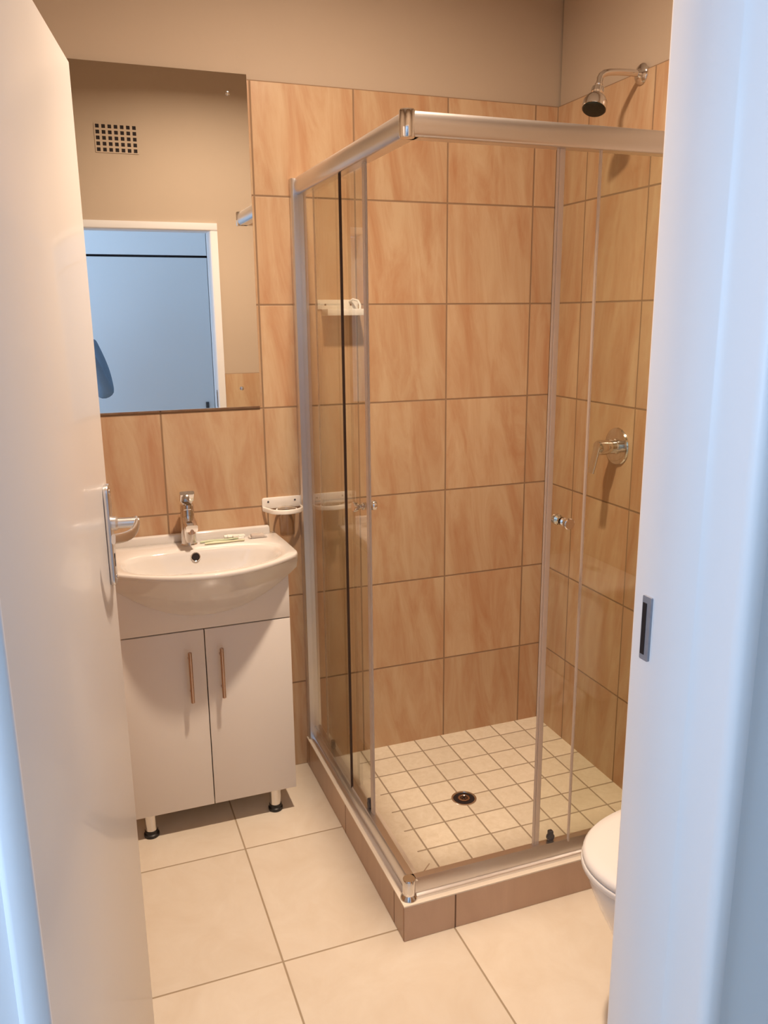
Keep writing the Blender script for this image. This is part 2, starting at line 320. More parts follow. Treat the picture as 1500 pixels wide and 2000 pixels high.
# bathroom door leaf, standing open on its left hinges
hx, hy = -0.6745, -1.894; fx_, fy_ = -0.539, -1.075
du = Vector((fx_-hx, fy_-hy, 0)); LW = du.length; du.normalize(); dn = Vector((du.y, -du.x, 0))   # outward normal, towards +x
DM = Matrix(((du.x, dn.x, 0, hx), (du.y, dn.y, 0, hy), (0, 0, 1, 0), (0, 0, 0, 1)))    # local x along leaf, local y towards room face
D1 = struct('door_1', box(0, LW, -0.042, 0, 0.008, 2.041, 0.0015), M['gloss_white'])
D1.matrix_world = DM
def door_handle(side):
    s = side; k = lambda y: y*s
    hd = obj('handle_plate', prism(rrect(LW-0.062, LW-0.020, 1.125, 1.318, 0.014), 'y', *(sorted((k(0.0) if s > 0 else -0.042, (k(0.009) if s > 0 else -0.051)))), bev=0.002), M['satin'], D1)
    y0 = 0.009 if s > 0 else -0.051; lx, lz = LW-0.041, 1.243
    bm = B(); add_lathe(bm, [(0.013, 0), (0.013, 0.008), (0.010, 0.012), (0.0095, 0.042), (0.008, 0.05)], (lx, y0, lz), (0, s, 0), 24)
    pts = []
    for i in range(15):
        a = i/14; th = a*PI*0.5
        pts.append((lx+0.012-0.118*math.sin(th)*1.0 if False else lx-0.006-0.108*a, y0+s*(0.046-0.030*a**2.2), lz-0.001-0.006*math.sin(a*PI)))
    sec = rrect(-0.0045, 0.0045, -0.009, 0.009, 0.0042, 4)
    add_sweep(bm, [(lx+0.016, y0+s*0.042, lz)]+pts, sec, (0, 0, 1))
    obj('lever', bm, M['satin'], hd)
    for z in (1.140, 1.304):
        bm = B(); add_lathe(bm, [(0.0045, 0), (0.0045, 0.0012), (0.003, 0.002), (0, 0.002)], (LW-0.041, y0, z), (0, s, 0), 16)
        obj('screw', bm, M['chrome'], hd)
    bm = B(); add_lathe(bm, [(0.0055, 0), (0.0055, 0.0005), (0, 0.0005)], (LW-0.041, y0, 1.180), (0, s, 0), 16); add_box(bm, LW-0.0435, LW-0.0385, min(y0, y0+s*0.0006), max(y0, y0+s*0.0006), 1.160, 1.178)
    obj('keyhole', bm, M['dark'], hd)
door_handle(1); door_handle(-1)
obj('latch_plate', box(LW-0.001, LW+0.0015, -0.032, -0.010, 1.10, 1.30, 0.001), M['satin'], D1)
for z in (0.25, 1.82):
    obj('hinge', lathe([(0.006, 0), (0.006, 0.09), (0, 0.09)], (-0.006, -0.036, z), (0, 0, 1), 16), M['satin'], D1)

# air brick above the doorway, seen in the mirror
AV = thing('air_vent', 'square-holed air vent high on the cream wall above the doorway, seen in the mirror', 'vent', (-0.281, FY-0.002, 2.458))
gx, gz, px_, pz_ = 7, 5, 0.0284, 0.0262
W2, H2 = 0.100, 0.066
bm = B()
xs = [-W2]+[v for i in range(gx) for v in ((i-3)*px_-0.0085, (i-3)*px_+0.0085)]+[W2]
zs = [-H2]+[v for j in range(gz) for v in ((j-2)*pz_-0.0085, (j-2)*pz_+0.0085)]+[H2]
for i in range(0, len(xs)-1, 2): add_box(bm, xs[i], xs[i+1], 0.002, 0.0035, -H2, H2)
for i in range(1, len(xs)-1, 2):
    for j in range(0, len(zs)-1, 2): add_box(bm, xs[i], xs[i+1], 0.002, 0.0035, zs[j], zs[j+1])
obj('grille', bm, M['paint'], AV, smooth=False)
obj('backing', box(-W2+0.001, W2-0.001, 0.0, 0.002, -H2+0.001, H2-0.001), M['dark'], AV, smooth=False)

# ceiling downlight
DL = thing('ceiling_light', 'round ceiling downlight that lights the bathroom from above', 'ceiling light', (LAMP[0], LAMP[1], CZ))
obj('trim_ring', lathe([(0.05, 0), (0.075, 0), (0.078, -0.006), (0.072, -0.012), (0.056, -0.010), (0.05, -0.002)], n=40, cap=False), M['frame_white'], DL)
obj('bulb', lathe([(0.049, -0.004), (0.045, -0.008), (0.02, -0.012), (0, -0.013)], n=32, cap=False), M['bulb'], DL)

# hall cupboard behind the camera, seen in the mirror
CB = thing('built_in_cupboard', 'pale built-in cupboard filling the hall wall, seen through the doorway in the mirror', 'cupboard', (-0.3, HYB, 0))
obj('carcass', box(-1.3, 1.25, -0.049, -0.002, 0.0, CZ), M['dark'], CB, smooth=False)
for i, (a, b_) in enumerate(((-1.3, -0.402), (-0.398, 0.698), (0.702, 1.25))):
    dd = obj('cupboard_door', box(a, b_, 0, 0.02, 0.03, 2.030, 0.001, 1), M['cupboard'], CB)
    if i == 1:
        bm = B(); add_box(bm, 0.632, 0.655, 0.02, 0.035, 0.955, 1.0, 0.003); obj('door_pull', bm, M['grey_plastic'], dd)
    obj('top_door', box(a, b_, 0, 0.02, 2.046, CZ-0.01, 0.001, 1), M['cupboard_top'], CB)
obj('plinth', box(-1.3, 1.25, 0, 0.01, 0, 0.028), M['cupboard'], CB, smooth=False)

# ------------------------------------------------------------------ shower
KX, KY, KH = 0.1086, -0.9683, 0.1076
SK = thing('shower_kerb', 'low brown-tiled kerb with pale top edging the corner shower', 'shower kerb', (KX, KY, 0))
KW = 0.085
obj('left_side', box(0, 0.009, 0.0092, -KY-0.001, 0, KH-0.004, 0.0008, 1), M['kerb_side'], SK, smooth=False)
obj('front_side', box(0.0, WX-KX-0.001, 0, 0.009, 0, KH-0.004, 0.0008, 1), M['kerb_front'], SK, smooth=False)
bm = prism([(0.0, 0.0), (WX-KX-0.001, 0.0), (WX-KX-0.001, KW), (KW, KW), (KW, -KY-0.001), (0.0, -KY-0.001)], 'z', KH-0.004, KH)
obj('top', bm, M['kerb_top'], SK, smooth=False)
bm = prism([(0.009, 0.009), (WX-KX-0.001, 0.009), (WX-KX-0.001, KW-0.002), (KW-0.002, KW-0.002), (KW-0.002, -KY-0.001), (0.009, -KY-0.001)], 'z', 0, KH-0.004)
obj('core', bm, M['kerb_top'], SK, smooth=False)
obj('corner_joint', box(-0.0006, 0.0030, 0.0006, 0.0085, 0, KH-0.0045), mat('brown_grout', (0.42, 0.27, 0.19), 0.7), SK, smooth=False)
# shower floor tiles
bm = B(); add_box(bm, KX+KW-0.002, WX, KY+KW-0.002, 0, 0, 0.004)
fs = struct('floor_shower', bm, M['mosaic'], smooth=False)
# mitre joint of the border
bm = prism([(0.238, -0.757), (0.298, -0.703), (0.296, -0.700), (0.236, -0.754)], 'z', 0.004, 0.0045)
obj('mitre_joint', bm, mat('grout_line', (0.45, 0.34, 0.24), 0.8), fs, smooth=False)
DR = thing('floor_drain', 'round chrome drain sunk in the small shower floor tiles', 'drain', (0.545, -0.428, 0.004))
obj('ring', lathe([(0.043, 0.0), (0.043, 0.0015), (0.040, 0.0028), (0.037, 0.0022), (0.036, 0.0008), (0.036, 0.0)], n=40, cap=False), M['chrome'], DR)
obj('well', lathe([(0.0365, 0.0005), (0.022, 0.0004), (0, 0.0004)], n=40, cap=False), M['dark'], DR)
bm = B(); add_lathe(bm, [(0.020, 0.0004), (0.020, 0.003), (0.014, 0.0042), (0.013, 0.0035), (0.013, 0.0004)], n=32, cap=False)
for k in range(6): add_lathe(bm, [(0.0022, 0.0004), (0.0022, 0.0035), (0, 0.0038)], (0.0165*0+0.008*math.cos(k*PI/3), 0.008*math.sin(k*PI/3), 0), n=10)
obj('strainer', bm, M['handle_metal'], DR)

SE = thing('shower_enclosure', 'corner shower enclosure with clear sliding glass doors and satin aluminium frame', 'shower enclosure', (0, 0, 0))
RX0, RX1 = 0.120, 0.160          # left rail across x
RY0, RY1 = -0.952, -0.912        # front rail across y
ZB, ZR = KH, 2.040
def rail_profile(w, h):          # rounded outer face: (across 0=outer..w=inner, z)
    pts = [(w, 0), (w, h), (0.012, h)]
    for i in range(9):
        a = math.radians(90+i*180/8); pts.append((0.010+0.010*math.cos(a), h/2+(h/2)*math.sin(a)))
    pts.append((0.012, 0)); return pts
def rail(name, z0, h, which):
    pr = rail_profile(0.040, h)
    if which == 'left': bm = prism([(RX0+a, z0+b_) for a, b_ in pr], 'y', RY0+0.010, -0.001)
    else: bm = prism([(RY0+a, z0+b_) for a, b_ in pr], 'x', RX0+0.010, WX-0.001)
    return obj(name, bm, M['satin'], SE, sharp=40)
for wch in ('left', 'front'):
    rail('top_rail', ZR-0.052, 0.052, wch)
# bottom rails: low flange outside, raised track inside
def brail(which):
    pr = [(0.0, 0.0), (0.0, 0.006), (0.004, 0.009), (0.010, 0.011), (0.013, 0.045), (0.017, 0.052), (0.036, 0.052), (0.040, 0.048), (0.040, 0.0)]
    if which == 'left': bm = prism([(RX0-0.001+a, ZB+b_) for a, b_ in pr], 'y', RY0+0.012, -0.001)
    else: bm = prism([(RY0-0.001+a, ZB+b_) for a, b_ in pr], 'x', RX0+0.012, WX-0.001)
    obj('bottom_rail', bm, M['satin'], SE, sharp=30)
brail('left'); brail('front')
def connector(z0, z1, fl=False):
    bm = B(); r = 0.0175; cx, cy = RX0-0.003+r, RY0-0.003+r
    add_lathe(bm, [(0, z0), (r*0.9, z0), (r, z0+0.003), (r, z1-0.003), (r*0.9, z1), (0, z1)], (cx, cy, 0), n=36)
    if fl: add_lathe(bm, [(0, z0), (r+0.007, z0), (r+0.0055, z0+0.006), (r, z0+0.013), (0, z0+0.013)], (cx, cy, 0), n=36)
    return obj('corner_connector', bm, M['chrome'], SE)
connector(ZR-0.054, ZR+0.002); connector(ZB, ZB+0.058, True)
# wall posts
obj('wall_post', prism([(0.112, -0.001), (0.112, -0.024), (0.117, -0.028), (0.150, -0.028), (0.160, -0.022), (0.160, -0.001)], 'z', ZB, ZR-0.003), M['satin'], SE, sharp=30)
obj('wall_post', prism([(WX-0.001, -0.960), (WX-0.024, -0.960), (WX-0.028, -0.955), (WX-0.028, -0.920), (WX-0.022, -0.910), (WX-0.001, -0.910)], 'z', ZB, ZR-0.003), M['satin'], SE, sharp=30)
# fixed panels (outer track) and sliding doors (inner track)
GZ0, GZ1 = ZB+0.030, ZR-0.030
obj('fixed_panel', box(0.133, 0.138, -0.452, -0.020, GZ0, GZ1, 0.0005, 1), M['glass'], SE, smooth=False)
obj('panel_seal', box(0.132, 0.1395, -0.4555, -0.4515, GZ0+0.012, GZ1-0.012, 0.0005, 1), M['seal_dark'], SE, smooth=False)['label'] = 'dark seal strip on the glass edge'
obj('fixed_panel', box(0.626, WX-0.020, -0.939, -0.934, GZ0, GZ1, 0.0005, 1), M['glass'], SE, smooth=False)
obj('panel_seal', box(0.6225, 0.6275, -0.940, -0.9325, GZ0+0.012, GZ1-0.012, 0.0005, 1), M['clear_seal'], SE, smooth=False)
def knob(parent, p, d):
    bm = B(); d = Vector(d)
    for s in (1, -1):
        add_lathe(bm, [(0.011, 0.003), (0.011, 0.006), (0.007, 0.009), (0.007, 0.016), (0.0135, 0.021), (0.0150, 0.026), (0.0150, 0.032), (0.013, 0.034), (0, 0.034)], p, d*s, 28)
    obj('door_knob', bm, M['chrome'], parent)
def roller(parent, p, d):
    bm = B()
    add_lathe(bm, [(0, -0.006), (0.010, -0.006), (0.0115, -0.004), (0.0115, 0.004), (0.010, 0.006), (0.005, 0.007), (0, 0.007)], p, d, 24)
    add_box(bm, p[0]-0.007, p[0]+0.007, p[1]-0.007, p[1]+0.007, p[2]-0.004, p[2]+0.020, 0.003)
    obj('roller', bm, M['grey_plastic'], parent)
dz0, dz1 = ZB+0.047, ZR-0.044
# left sliding door: y -0.625 .. -0.160
SL = obj('sliding_door', box(0.1475, 0.1525, -0.618, -0.155, dz0, dz1, 0.0005, 1), M['glass'], SE, smooth=False)
bm = B(); add_box(bm, 0.1462, 0.1540, -0.622, -0.604, dz0-0.003, dz1, 0.001, 1); add_box(bm, 0.1475, 0.1525, -0.628, -0.622, dz0-0.003, dz1, 0.001, 1)
obj('edge_seal', bm, M['clear_seal'], SL)
obj('rear_seal', box(0.144, 0.1475, -0.163, -0.153, dz0, dz1, 0.001, 1), M['clear_seal'], SL)
knob(SL, (0.150, -0.575, 1.100), (1, 0, 0))
for y in (-0.585, -0.205): roller(SL, (0.150, y, ZB+0.062), (1, 0, 0))
for y in (-0.585, -0.205): roller(SL, (0.150, y, ZR-0.036), (1, 0, 0))
# front sliding door: x 0.512 .. 0.980
SF = obj('sliding_door', box(0.526, 0.985, -0.9245, -0.9195, dz0, dz1, 0.0005, 1), M['glass'], SE, smooth=False)
bm = B(); add_box(bm, 0.522, 0.536, -0.9260, -0.9180, dz0-0.003, dz1, 0.001, 1); add_box(bm, 0.516, 0.522, -0.9245, -0.9195, dz0-0.003, dz1, 0.001, 1)
obj('edge_seal', bm, M['clear_seal'], SF)
obj('rear_seal', box(0.977, 0.987, -0.928, -0.9245, dz0, dz1, 0.001, 1), M['clear_seal'], SF)
knob(SF, (0.572, -0.922, 1.095), (0, 1, 0))
for x in (0.575, 0.93):
    roller(SF, (x, -0.922, ZB+0.062), (0, 1, 0)); roller(SF, (x, -0.922, ZR-0.036), (0, 1, 0))

# shower head on the right wall
SH = thing('overhead_shower', 'chrome shower head with black spray face on an arm from the right wall', 'shower head', (WX, -0.458, 2.306))
obj('flange', lathe([(0.030, 0), (0.030, 0.003), (0.026, 0.008), (0.014, 0.012), (0.011, 0.018), (0, 0.018)], (0, 0, 0), (-1, 0, 0)), M['chrome'], SH)
obj('arm', tube([(-0.005, 0, 0), (-0.04, 0, 0.001), (-0.08, 0.002, 0.0), (-0.112, 0.003, -0.003), (-0.128, 0.004, -0.007), (-0.138, 0.0045, -0.014), (-0.143, 0.005, -0.024)], 0.0095, 20, (0, 1, 0)), M['chrome'], SH)
hdv = Vector((-0.34, -0.26, -0.90)).normalized(); hp0 = Vector((-0.141, 0.005, -0.018))
bm = lathe([(0, 0), (0.009, 0), (0.009, 0.022), (0.0115, 0.024), (0.0115, 0.028), (0.010, 0.030), (0.016, 0.036), (0.0175, 0.052), (0.015, 0.056), (0.019, 0.060), (0.029, 0.070), (0.0345, 0.082), (0.036, 0.096), (0.0355, 0.104), (0.034, 0.105)], hp0, hdv, 40, cap=False)
obj('body', bm, M['chrome'], SH)
bm = B()
for k in range(14):
    a = 2*PI*k/14; q = hp0+hdv*0.036
    m4 = axis_m(hp0, hdv) @ Matrix.Translation((0.0165*math.cos(a), 0.0165*math.sin(a), 0.044))
    add_lathe(bm, [(0.0016, -0.008), (0.0018, 0.008), (0, 0.008)], n=8); 
    bm.verts.ensure_lookup_table(); bmesh.ops.transform(bm, matrix=m4, verts=bm.verts[-17:])
obj('grip_ribs', bm, M['chrome'], SH)
sf = obj('spray_face', lathe([(0.0345, 0.1045), (0.031, 0.108), (0.015, 0.110), (0, 0.110)], hp0, hdv, 40, cap=False), M['head_black'], SH)
sf['label'] = 'black perforated spray face'

# mixer on the right wall
MX = thing('shower_mixer', 'chrome shower mixer with round plate and lever on the right wall', 'mixer', (WX, -0.441, 1.190))
obj('wall_plate', lathe([(0.062, 0), (0.062, 0.003), (0.059, 0.007), (0.050, 0.0085), (0.030, 0.009), (0, 0.009)], (0, 0, 0), (-1, 0, 0), 48), M['chrome'], MX)
obj('barrel', lathe([(0.026, 0.008), (0.026, 0.014), (0.0235, 0.016), (0.0235, 0.046), (0.025, 0.048), (0.025, 0.072), (0.021, 0.080), (0, 0.082)], (0, 0, 0), (-1, 0, 0), 40), M['chrome'], MX)
obj('lever', add_sweep(B(), [(-0.062, 0, 0.012), (-0.076, 0, 0.008), (-0.083, -0.002, -0.010), (-0.089, -0.003, -0.035), (-0.096, -0.004, -0.062), (-0.102, -0.004, -0.082)], rrect(-0.017, 0.017, -0.0035, 0.0035, 0.003, 3), (1, 0, 0.2)), M['chrome'], MX)

# white soap holder on the back wall, behind the glass
SD = thing('soap_holder', 'white plastic soap holder on the back wall, seen behind the left shower glass', 'soap holder', (0.264, 0, 1.643))
obj('wall_plate', box(-0.070, 0.070, -0.006, 0, -0.005, 0.026, 0.002), M['plastic'], SD)
bm = B(); add_box(bm, -0.055, 0.072, -0.075, -0.004, -0.025, -0.019, 0.002); add_box(bm, -0.055, 0.072, -0.077, -0.073, -0.025, -0.004, 0.0015)
add_box(bm, -0.057, -0.053, -0.077, -0.004, -0.025, -0.004, 0.0015); add_box(bm, 0.070, 0.074, -0.077, -0.004, -0.025, -0.004, 0.0015)
obj('tray', bm, M['plastic'], SD)
obj('hook', tube([(0.040, -0.006, 0.020), (0.048, -0.02, 0.027), (0.060, -0.035, 0.022), (0.064, -0.045, 0.008), (0.062, -0.05, -0.006)], 0.004, 12), M['plastic'], SD)
for x in (-0.044, 0.044):
    bm = B(); add_lathe(bm, [(0.0035, 0), (0.003, 0.0015), (0, 0.0018)], (x, -0.006, 0.010), (0, -1, 0), 14)
    obj('screw', bm, M['handle_metal'], SD)

# ------------------------------------------------------------------ mirror
MR = thing('wall_mirror', 'large frameless wall mirror above the basin reflecting the doorway', 'mirror', (-0.309, 0, 1.829))
mgl = obj('glass', box(-0.302, 0.299, -0.009, -0.004, -0.498, 0.498, 0.0006, 1), M['mirror'], MR, smooth=False)
obj('backing', box(-0.301, 0.298, -0.004, 0.0, -0.497, 0.497), M['seal_dark'], MR, smooth=False)
for x in (-0.240, 0.239):
    for z in (-0.438, 0.441):
        obj('screw_cap', lathe([(0.0065, 0), (0.0065, 0.002), (0.0045, 0.005), (0, 0.006)], (x, -0.009, z), (0, -1, 0), 20), M['chrome'], MR)

# ------------------------------------------------------------------ vanity
VX0, VX1 = -0.522, -0.004; VYF = -0.28
VN = thing('vanity_cabinet', 'white two-door vanity cabinet on chrome legs under the basin', 'cabinet', (0, 0, 0))
bm = B()
add_box(bm, VX0, VX0+0.016, VYF+0.0175, -0.004, 0.088, 0.862, 0.0006, 1); add_box(bm, VX1-0.016, VX1, VYF+0.0175, -0.004, 0.088, 0.862, 0.0006, 1)
add_box(bm, VX0+0.016, VX1-0.016, VYF+0.0175, -0.004, 0.088, 0.104); add_box(bm, VX0+0.016, VX1-0.016, -0.008, -0.004, 0.104, 0.862)
obj('carcass', bm, M['cabinet'], VN)
obj('front_panel', box(VX0, VX1, VYF, VYF+0.016, 0.6905, 0.862, 0.001), M['cabinet'], VN)
for a, b_, hxx in ((VX0, -0.2755, -0.3245), (-0.2725, VX1, -0.2285)):
    d_ = obj('door', box(a, b_, VYF, VYF+0.016, 0.088, 0.6865, 0.001), M['cabinet'], VN)
    bm = B(); zt_, zb_ = 0.630, 0.465
    add_lathe(bm, [(0, 0), (0.0052, 0), (0.006, 0.001), (0.006, zt_-zb_-0.001), (0.0052, zt_-zb_), (0, zt_-zb_)], (hxx, VYF-0.030, zb_), n=20)
    for z in (zb_+0.028, zt_-0.028): add_lathe(bm, [(0.0045, 0), (0.0045, 0.030)], (hxx, VYF, z), (0, -1, 0), 16)
    obj('handle', bm, M['handle_metal'], d_)
for x in (-0.475, -0.070):
    for y in (-0.245, -0.05):
        lg = obj('leg', lathe([(0.025, 0.088), (0.025, 0.082), (0.019, 0.078), (0.019, 0.020), (0, 0.020)], (x, y, 0), n=28), M['chrome'], VN)
        obj('foot', lathe([(0, 0), (0.0225, 0), (0.024, 0.003), (0.024, 0.010), (0.0205, 0.013), (0.0205, 0.023), (0.0195, 0.024), (0, 0.024)], (x, y, 0), n=28), M['black'], lg)

# ceramic basin
BX = -0.2555
BS = thing('wash_basin', 'white ceramic wash basin with bowed front on top of the vanity', 'basin', (BX, 0, 0))
ZD = 0.902
def yf(x): return -0.420+0.128*(abs(x)/0.284)**2
out = [(-0.274, -0.001), (-0.282, -0.15), (-0.2855, -0.262), (-0.285, -0.276)]
for i in range(25):
    x = -0.279+0.558*i/24; out.append((x, yf(x)))
out += [(0.285, -0.276), (0.2855, -0.262), (0.282, -0.15), (0.274, -0.001)]
CY = -0.215; NB = 96
def ray_out(th):
    d = Vector((math.cos(th), math.sin(th))); best = None
    for i in range(len(out)):
        a = Vector(out[i])-Vector((0, CY)); b_ = Vector(out[(i+1) % len(out)])-Vector((0, CY)); e = b_-a
        den = d.x*e.y-d.y*e.x
        if abs(den) < 1e-12: continue
        t = (a.x*e.y-a.y*e.x)/den; s = (a.x*d.y-a.y*d.x)/den
        if t > 0 and -1e-9 <= s <= 1+1e-9: best = t if best is None else max(best, t)
    return (d.x*best, CY+d.y*best)
def bowl(th, k):
    c, s = math.cos(th), math.sin(th)
    n = 2.9 if s > 0 else 2.25; b_ = 0.082 if s > 0 else 0.160
    a = 0.237; r = (abs(c/a)**n+abs(s/b_)**n)**(-1/n)
    return (r*c*k, CY+r*s*k)
bm = B(); rings = []
ths = [2*PI*i/NB+0.003 for i in range(NB)]
o_ = [ray_out(t) for t in ths]
def ring(pts, z): rings.append([bm.verts.new((p[0], p[1], z(p) if callable(z) else z)) for p in pts])
shr = lambda k: [(p[0]*k, CY+(p[1]-CY)*k) for p in o_]
def keepback(pts): return [(p[0], max(min(p[1], -0.001), -9)) for p in pts]
fz = lambda a, b_: (lambda p: a+(b_-a)*min(1, max(0, (-p[1]-0.27)/0.03)))
ring(shr(0.93), fz(0.862, 0.886)); ring(keepback(shr(0.99)), fz(0.862, 0.887)); ring(keepback(shr(1.0)), fz(0.868, 0.891)); ring(keepback(shr(1.0)), ZD-0.006); ring(keepback(shr(0.996)), ZD-0.0015); ring(shr(0.986), ZD)
ring([bowl(t, 1.045) for t in ths], ZD-0.001); ring([bowl(t, 1.0) for t in ths], ZD-0.006)
for k, z in ((0.96, 0.018), (0.91, 0.040), (0.84, 0.064), (0.74, 0.085), (0.60, 0.100), (0.42, 0.109), (0.22, 0.113), (0.09, 0.115)):
    ring([bowl(t, k) for t in ths], ZD-z)
for a, b_ in zip(rings, rings[1:]):
    for i in range(NB):
        j = (i+1) % NB; bm.faces.new((a[i], a[j], b_[j], b_[i]))
bm.faces.new(rings[-1]); 
obj('bowl', bm, M['ceramic'], BS, sharp=60)
obj('upstand', box(-0.272, 0.256, -0.022, -0.001, ZD-0.004, 0.928, 0.006, 3), M['ceramic'], BS)
# bowed apron that curves down onto the cabinet front
bm = B(); nx, ns = 48, 16; G = []
for i in range(nx+1):
    x = -0.279+0.558*i/nx; zb = 0.734+0.105*(abs(x)/0.262)**2.1; zb = min(zb, 0.858); dep = max(-(yf(x)+0.002)-0.281, 0.004)
    col = []
    for j in range(ns+1):
        s = j/ns; zz = zb+(ZD-0.010-zb)*s; g = 0.75*s**0.85+0.25*math.sin(s*PI/2)
        col.append(bm.verts.new((x, -0.281-dep*g, zz)))
    G.append(col)
for i in range(nx):
    for j in range(ns): bm.faces.new((G[i][j], G[i+1][j], G[i+1][j+1], G[i][j+1]))
obj('apron', bm, M['ceramic'], BS, sharp=70)
bm = lathe([(0.0125, 0.0035), (0.0135, 0.004), (0.015, 0.003), (0.0155, 0), (0.0125, 0)], (-0.012, -0.1372, 0.878), (0, -0.96, 0.27), 28, cap=False)
ov = obj('overflow_ring', bm, M['chrome'], BS)
obj('overflow_hole', lathe([(0.0128, 0.0025), (0.0, 0.0025)], (-0.012, -0.1372, 0.878), (0, -0.96, 0.27), 28, cap=False), M['dark'], BS)
obj('waste', lathe([(0.028, 0), (0.028, 0.002), (0.020, 0.004), (0, 0.0045)], (0, CY, ZD-0.115), n=30), M['chrome'], BS)

# basin mixer tap
TP = thing('basin_tap', 'chrome square-lever mixer tap on the back edge of the basin', 'tap', (-0.276, -0.062, ZD-0.001))
bm = B(); add_lathe(bm, [(0, 0), (0.026, 0), (0.027, 0.003), (0.024, 0.006), (0.0235, 0.05), (0.0225, 0.100), (0.0215, 0.118), (0, 0.118)], n=40)
obj('body', bm, M['chrome'], TP)
bm = B()
add_sweep(bm, [(0, -0.005, 0.085), (0, -0.035, 0.088), (0.0, -0.07, 0.084), (0.0, -0.100, 0.076)], rrect(-0.0185, 0.0185, -0.011, 0.011, 0.005, 4))
obj('spout', bm, M['chrome'], TP)
obj('aerator', lathe([(0.0115, 0.004), (0.0115, -0.012), (0.009, -0.014), (0, -0.013)], (0, -0.088, 0.070), n=28), M['handle_metal'], TP)
bm = B(); add_lathe(bm, [(0, 0.118), (0.021, 0.118), (0.0215, 0.122), (0.021, 0.134), (0, 0.136)], n=36)
add_sweep(bm, [(0, 0.012, 0.128), (0, 0.0, 0.140), (0, -0.012, 0.152), (0, -0.024, 0.166), (0, -0.030, 0.176)], rrect(-0.0225, 0.0225, -0.0085, 0.0085, 0.005, 3), (0, -1, 1))
obj('lever', bm, M['chrome'], TP)

# tumbler holder right of the basin
TH = thing('tumbler_holder', 'white plastic tumbler holder on the back wall right of the basin', 'holder', (0.048, 0, 0.992))
obj('wall_plate', prism(rrect(-0.068, 0.068, -0.010, 0.028, 0.008), 'y', -0.007, 0, bev=0.0015), M['plastic'], TH)
bm = B(); R0 = 0.034; n = 40; cx, cy = 0.008, -0.052
ringpts = [(cx+0.062*math.cos(math.radians(200+i*140/20))*0.92, cy+0.028+0.042*math.sin(math.radians(200+i*140/20))*1.15, -0.012) for i in range(21)]
add_sweep(bm, [(-0.064, -0.004, -0.010)]+ringpts+[(0.067, -0.004, -0.010)], rrect(-0.004, 0.004, -0.008, 0.008, 0.0035, 3))
add_lathe(bm, [(0.031, -0.016), (0.036, -0.016), (0.036, -0.008), (0.031, -0.008), (0.031, -0.016)], (cx, -0.040, 0), n=36, cap=False)
obj('ring', bm, M['plastic'], TH)
for x in (-0.047, 0.046):
    bm = B(); add_lathe(bm, [(0.0035, 0), (0.003, 0.0015), (0, 0.0018)], (x, -0.007, 0.014), (0, -1, 0), 14)
    obj('screw', bm, M['grey_plastic'], TH)
TU = tag(obj('tumbler', lathe([(0.0, 0), (0.023, 0), (0.025, 0.003), (0.0305, 0.090), (0.0315, 0.092), (0.0305, 0.094), (0.029, 0.092), (0.0235, 0.005), (0, 0.004)], (0, 0, 0), n=36), M['tumbler'], loc=(0.056, -0.040, 0.894)),
    'clear plastic tumbler hanging in the white holder right of the basin', 'tumbler')

# toiletries on the basin ledge
def brush(name, loc, rot, m, label, bristle_m):
    t = thing(name, label, 'toothbrush', loc, rot)
    obj('handle', add_sweep(B(), [(-0.062, 0, 0.004), (-0.03, 0, 0.005), (0.0, 0, 0.004), (0.03, 0, 0.0035), (0.045, 0, 0.0045), (0.066, 0, 0.0045)], rrect(-0.0048, 0.0048, -0.0032, 0.0032, 0.0028, 3), scales=[0.9, 1.2, 1.1, 0.75, 0.8, 1.2]), m, t)
    obj('bristles', box(0.046, 0.066, -0.0042, 0.0042, 0.0075, 0.015, 0.001, 1), bristle_m, t)
    return t
brush('toothbrush', (-0.180, -0.066, ZD), 0.05, M['brush_green'], 'pale green toothbrush on the basin ledge, nearer the wall', M['plastic'])
brush('toothbrush', (-0.168, -0.092, ZD), 0.02, M['brush_cream'], 'pale yellow toothbrush on the basin ledge, nearer the bowl', M['plastic'])
t = thing('toothpaste_tube', 'small white toothpaste tube in clear wrap on the basin ledge', 'toothpaste', (-0.118, -0.046, ZD), 0.08)
bm = B(); rs = []
for i in range(9):
    s = i/8; hw = 0.011; hh = 0.0075*(1-s)+0.0012*s
    rs.append([bm.verts.new((-0.032+0.058*s, hw*(1+0.15*s)*math.cos(a), 0.0085+hh*math.sin(a))) for a in [2*PI*k/20 for k in range(20)]])
for a, b_ in zip(rs, rs[1:]):
    for i in range(20): bm.faces.new((a[i], a[(i+1) % 20], b_[(i+1) % 20], b_[i]))
bm.faces.new(rs[0]); bm.faces.new(rs[-1])
obj('tube', bm, M['plastic'], t)
obj('cap', lathe([(0, 0), (0.0065, 0), (0.006, 0.011), (0, 0.011)], (-0.032, 0, 0.0085), (-1, 0, 0), 18), M['plastic'], t)
t = thing('wrapped_soap', 'small clear-wrapped soap bar at the right end of the basin ledge', 'soap', (-0.052, -0.062, ZD), -0.04)
obj('bar', box(-0.019, 0.019, -0.013, 0.013, 0.002, 0.010, 0.004, 3), M['soap'], t)
bm = B(); add_box(bm, -0.022, 0.022, -0.016, 0.016, 0.0005, 0.012, 0.003, 2); add_box(bm, -0.030, -0.021, -0.015, 0.015, 0.003, 0.004); add_box(bm, 0.021, 0.030, -0.015, 0.015, 0.003, 0.004)
obj('wrapper', bm, M['wrap'], t)

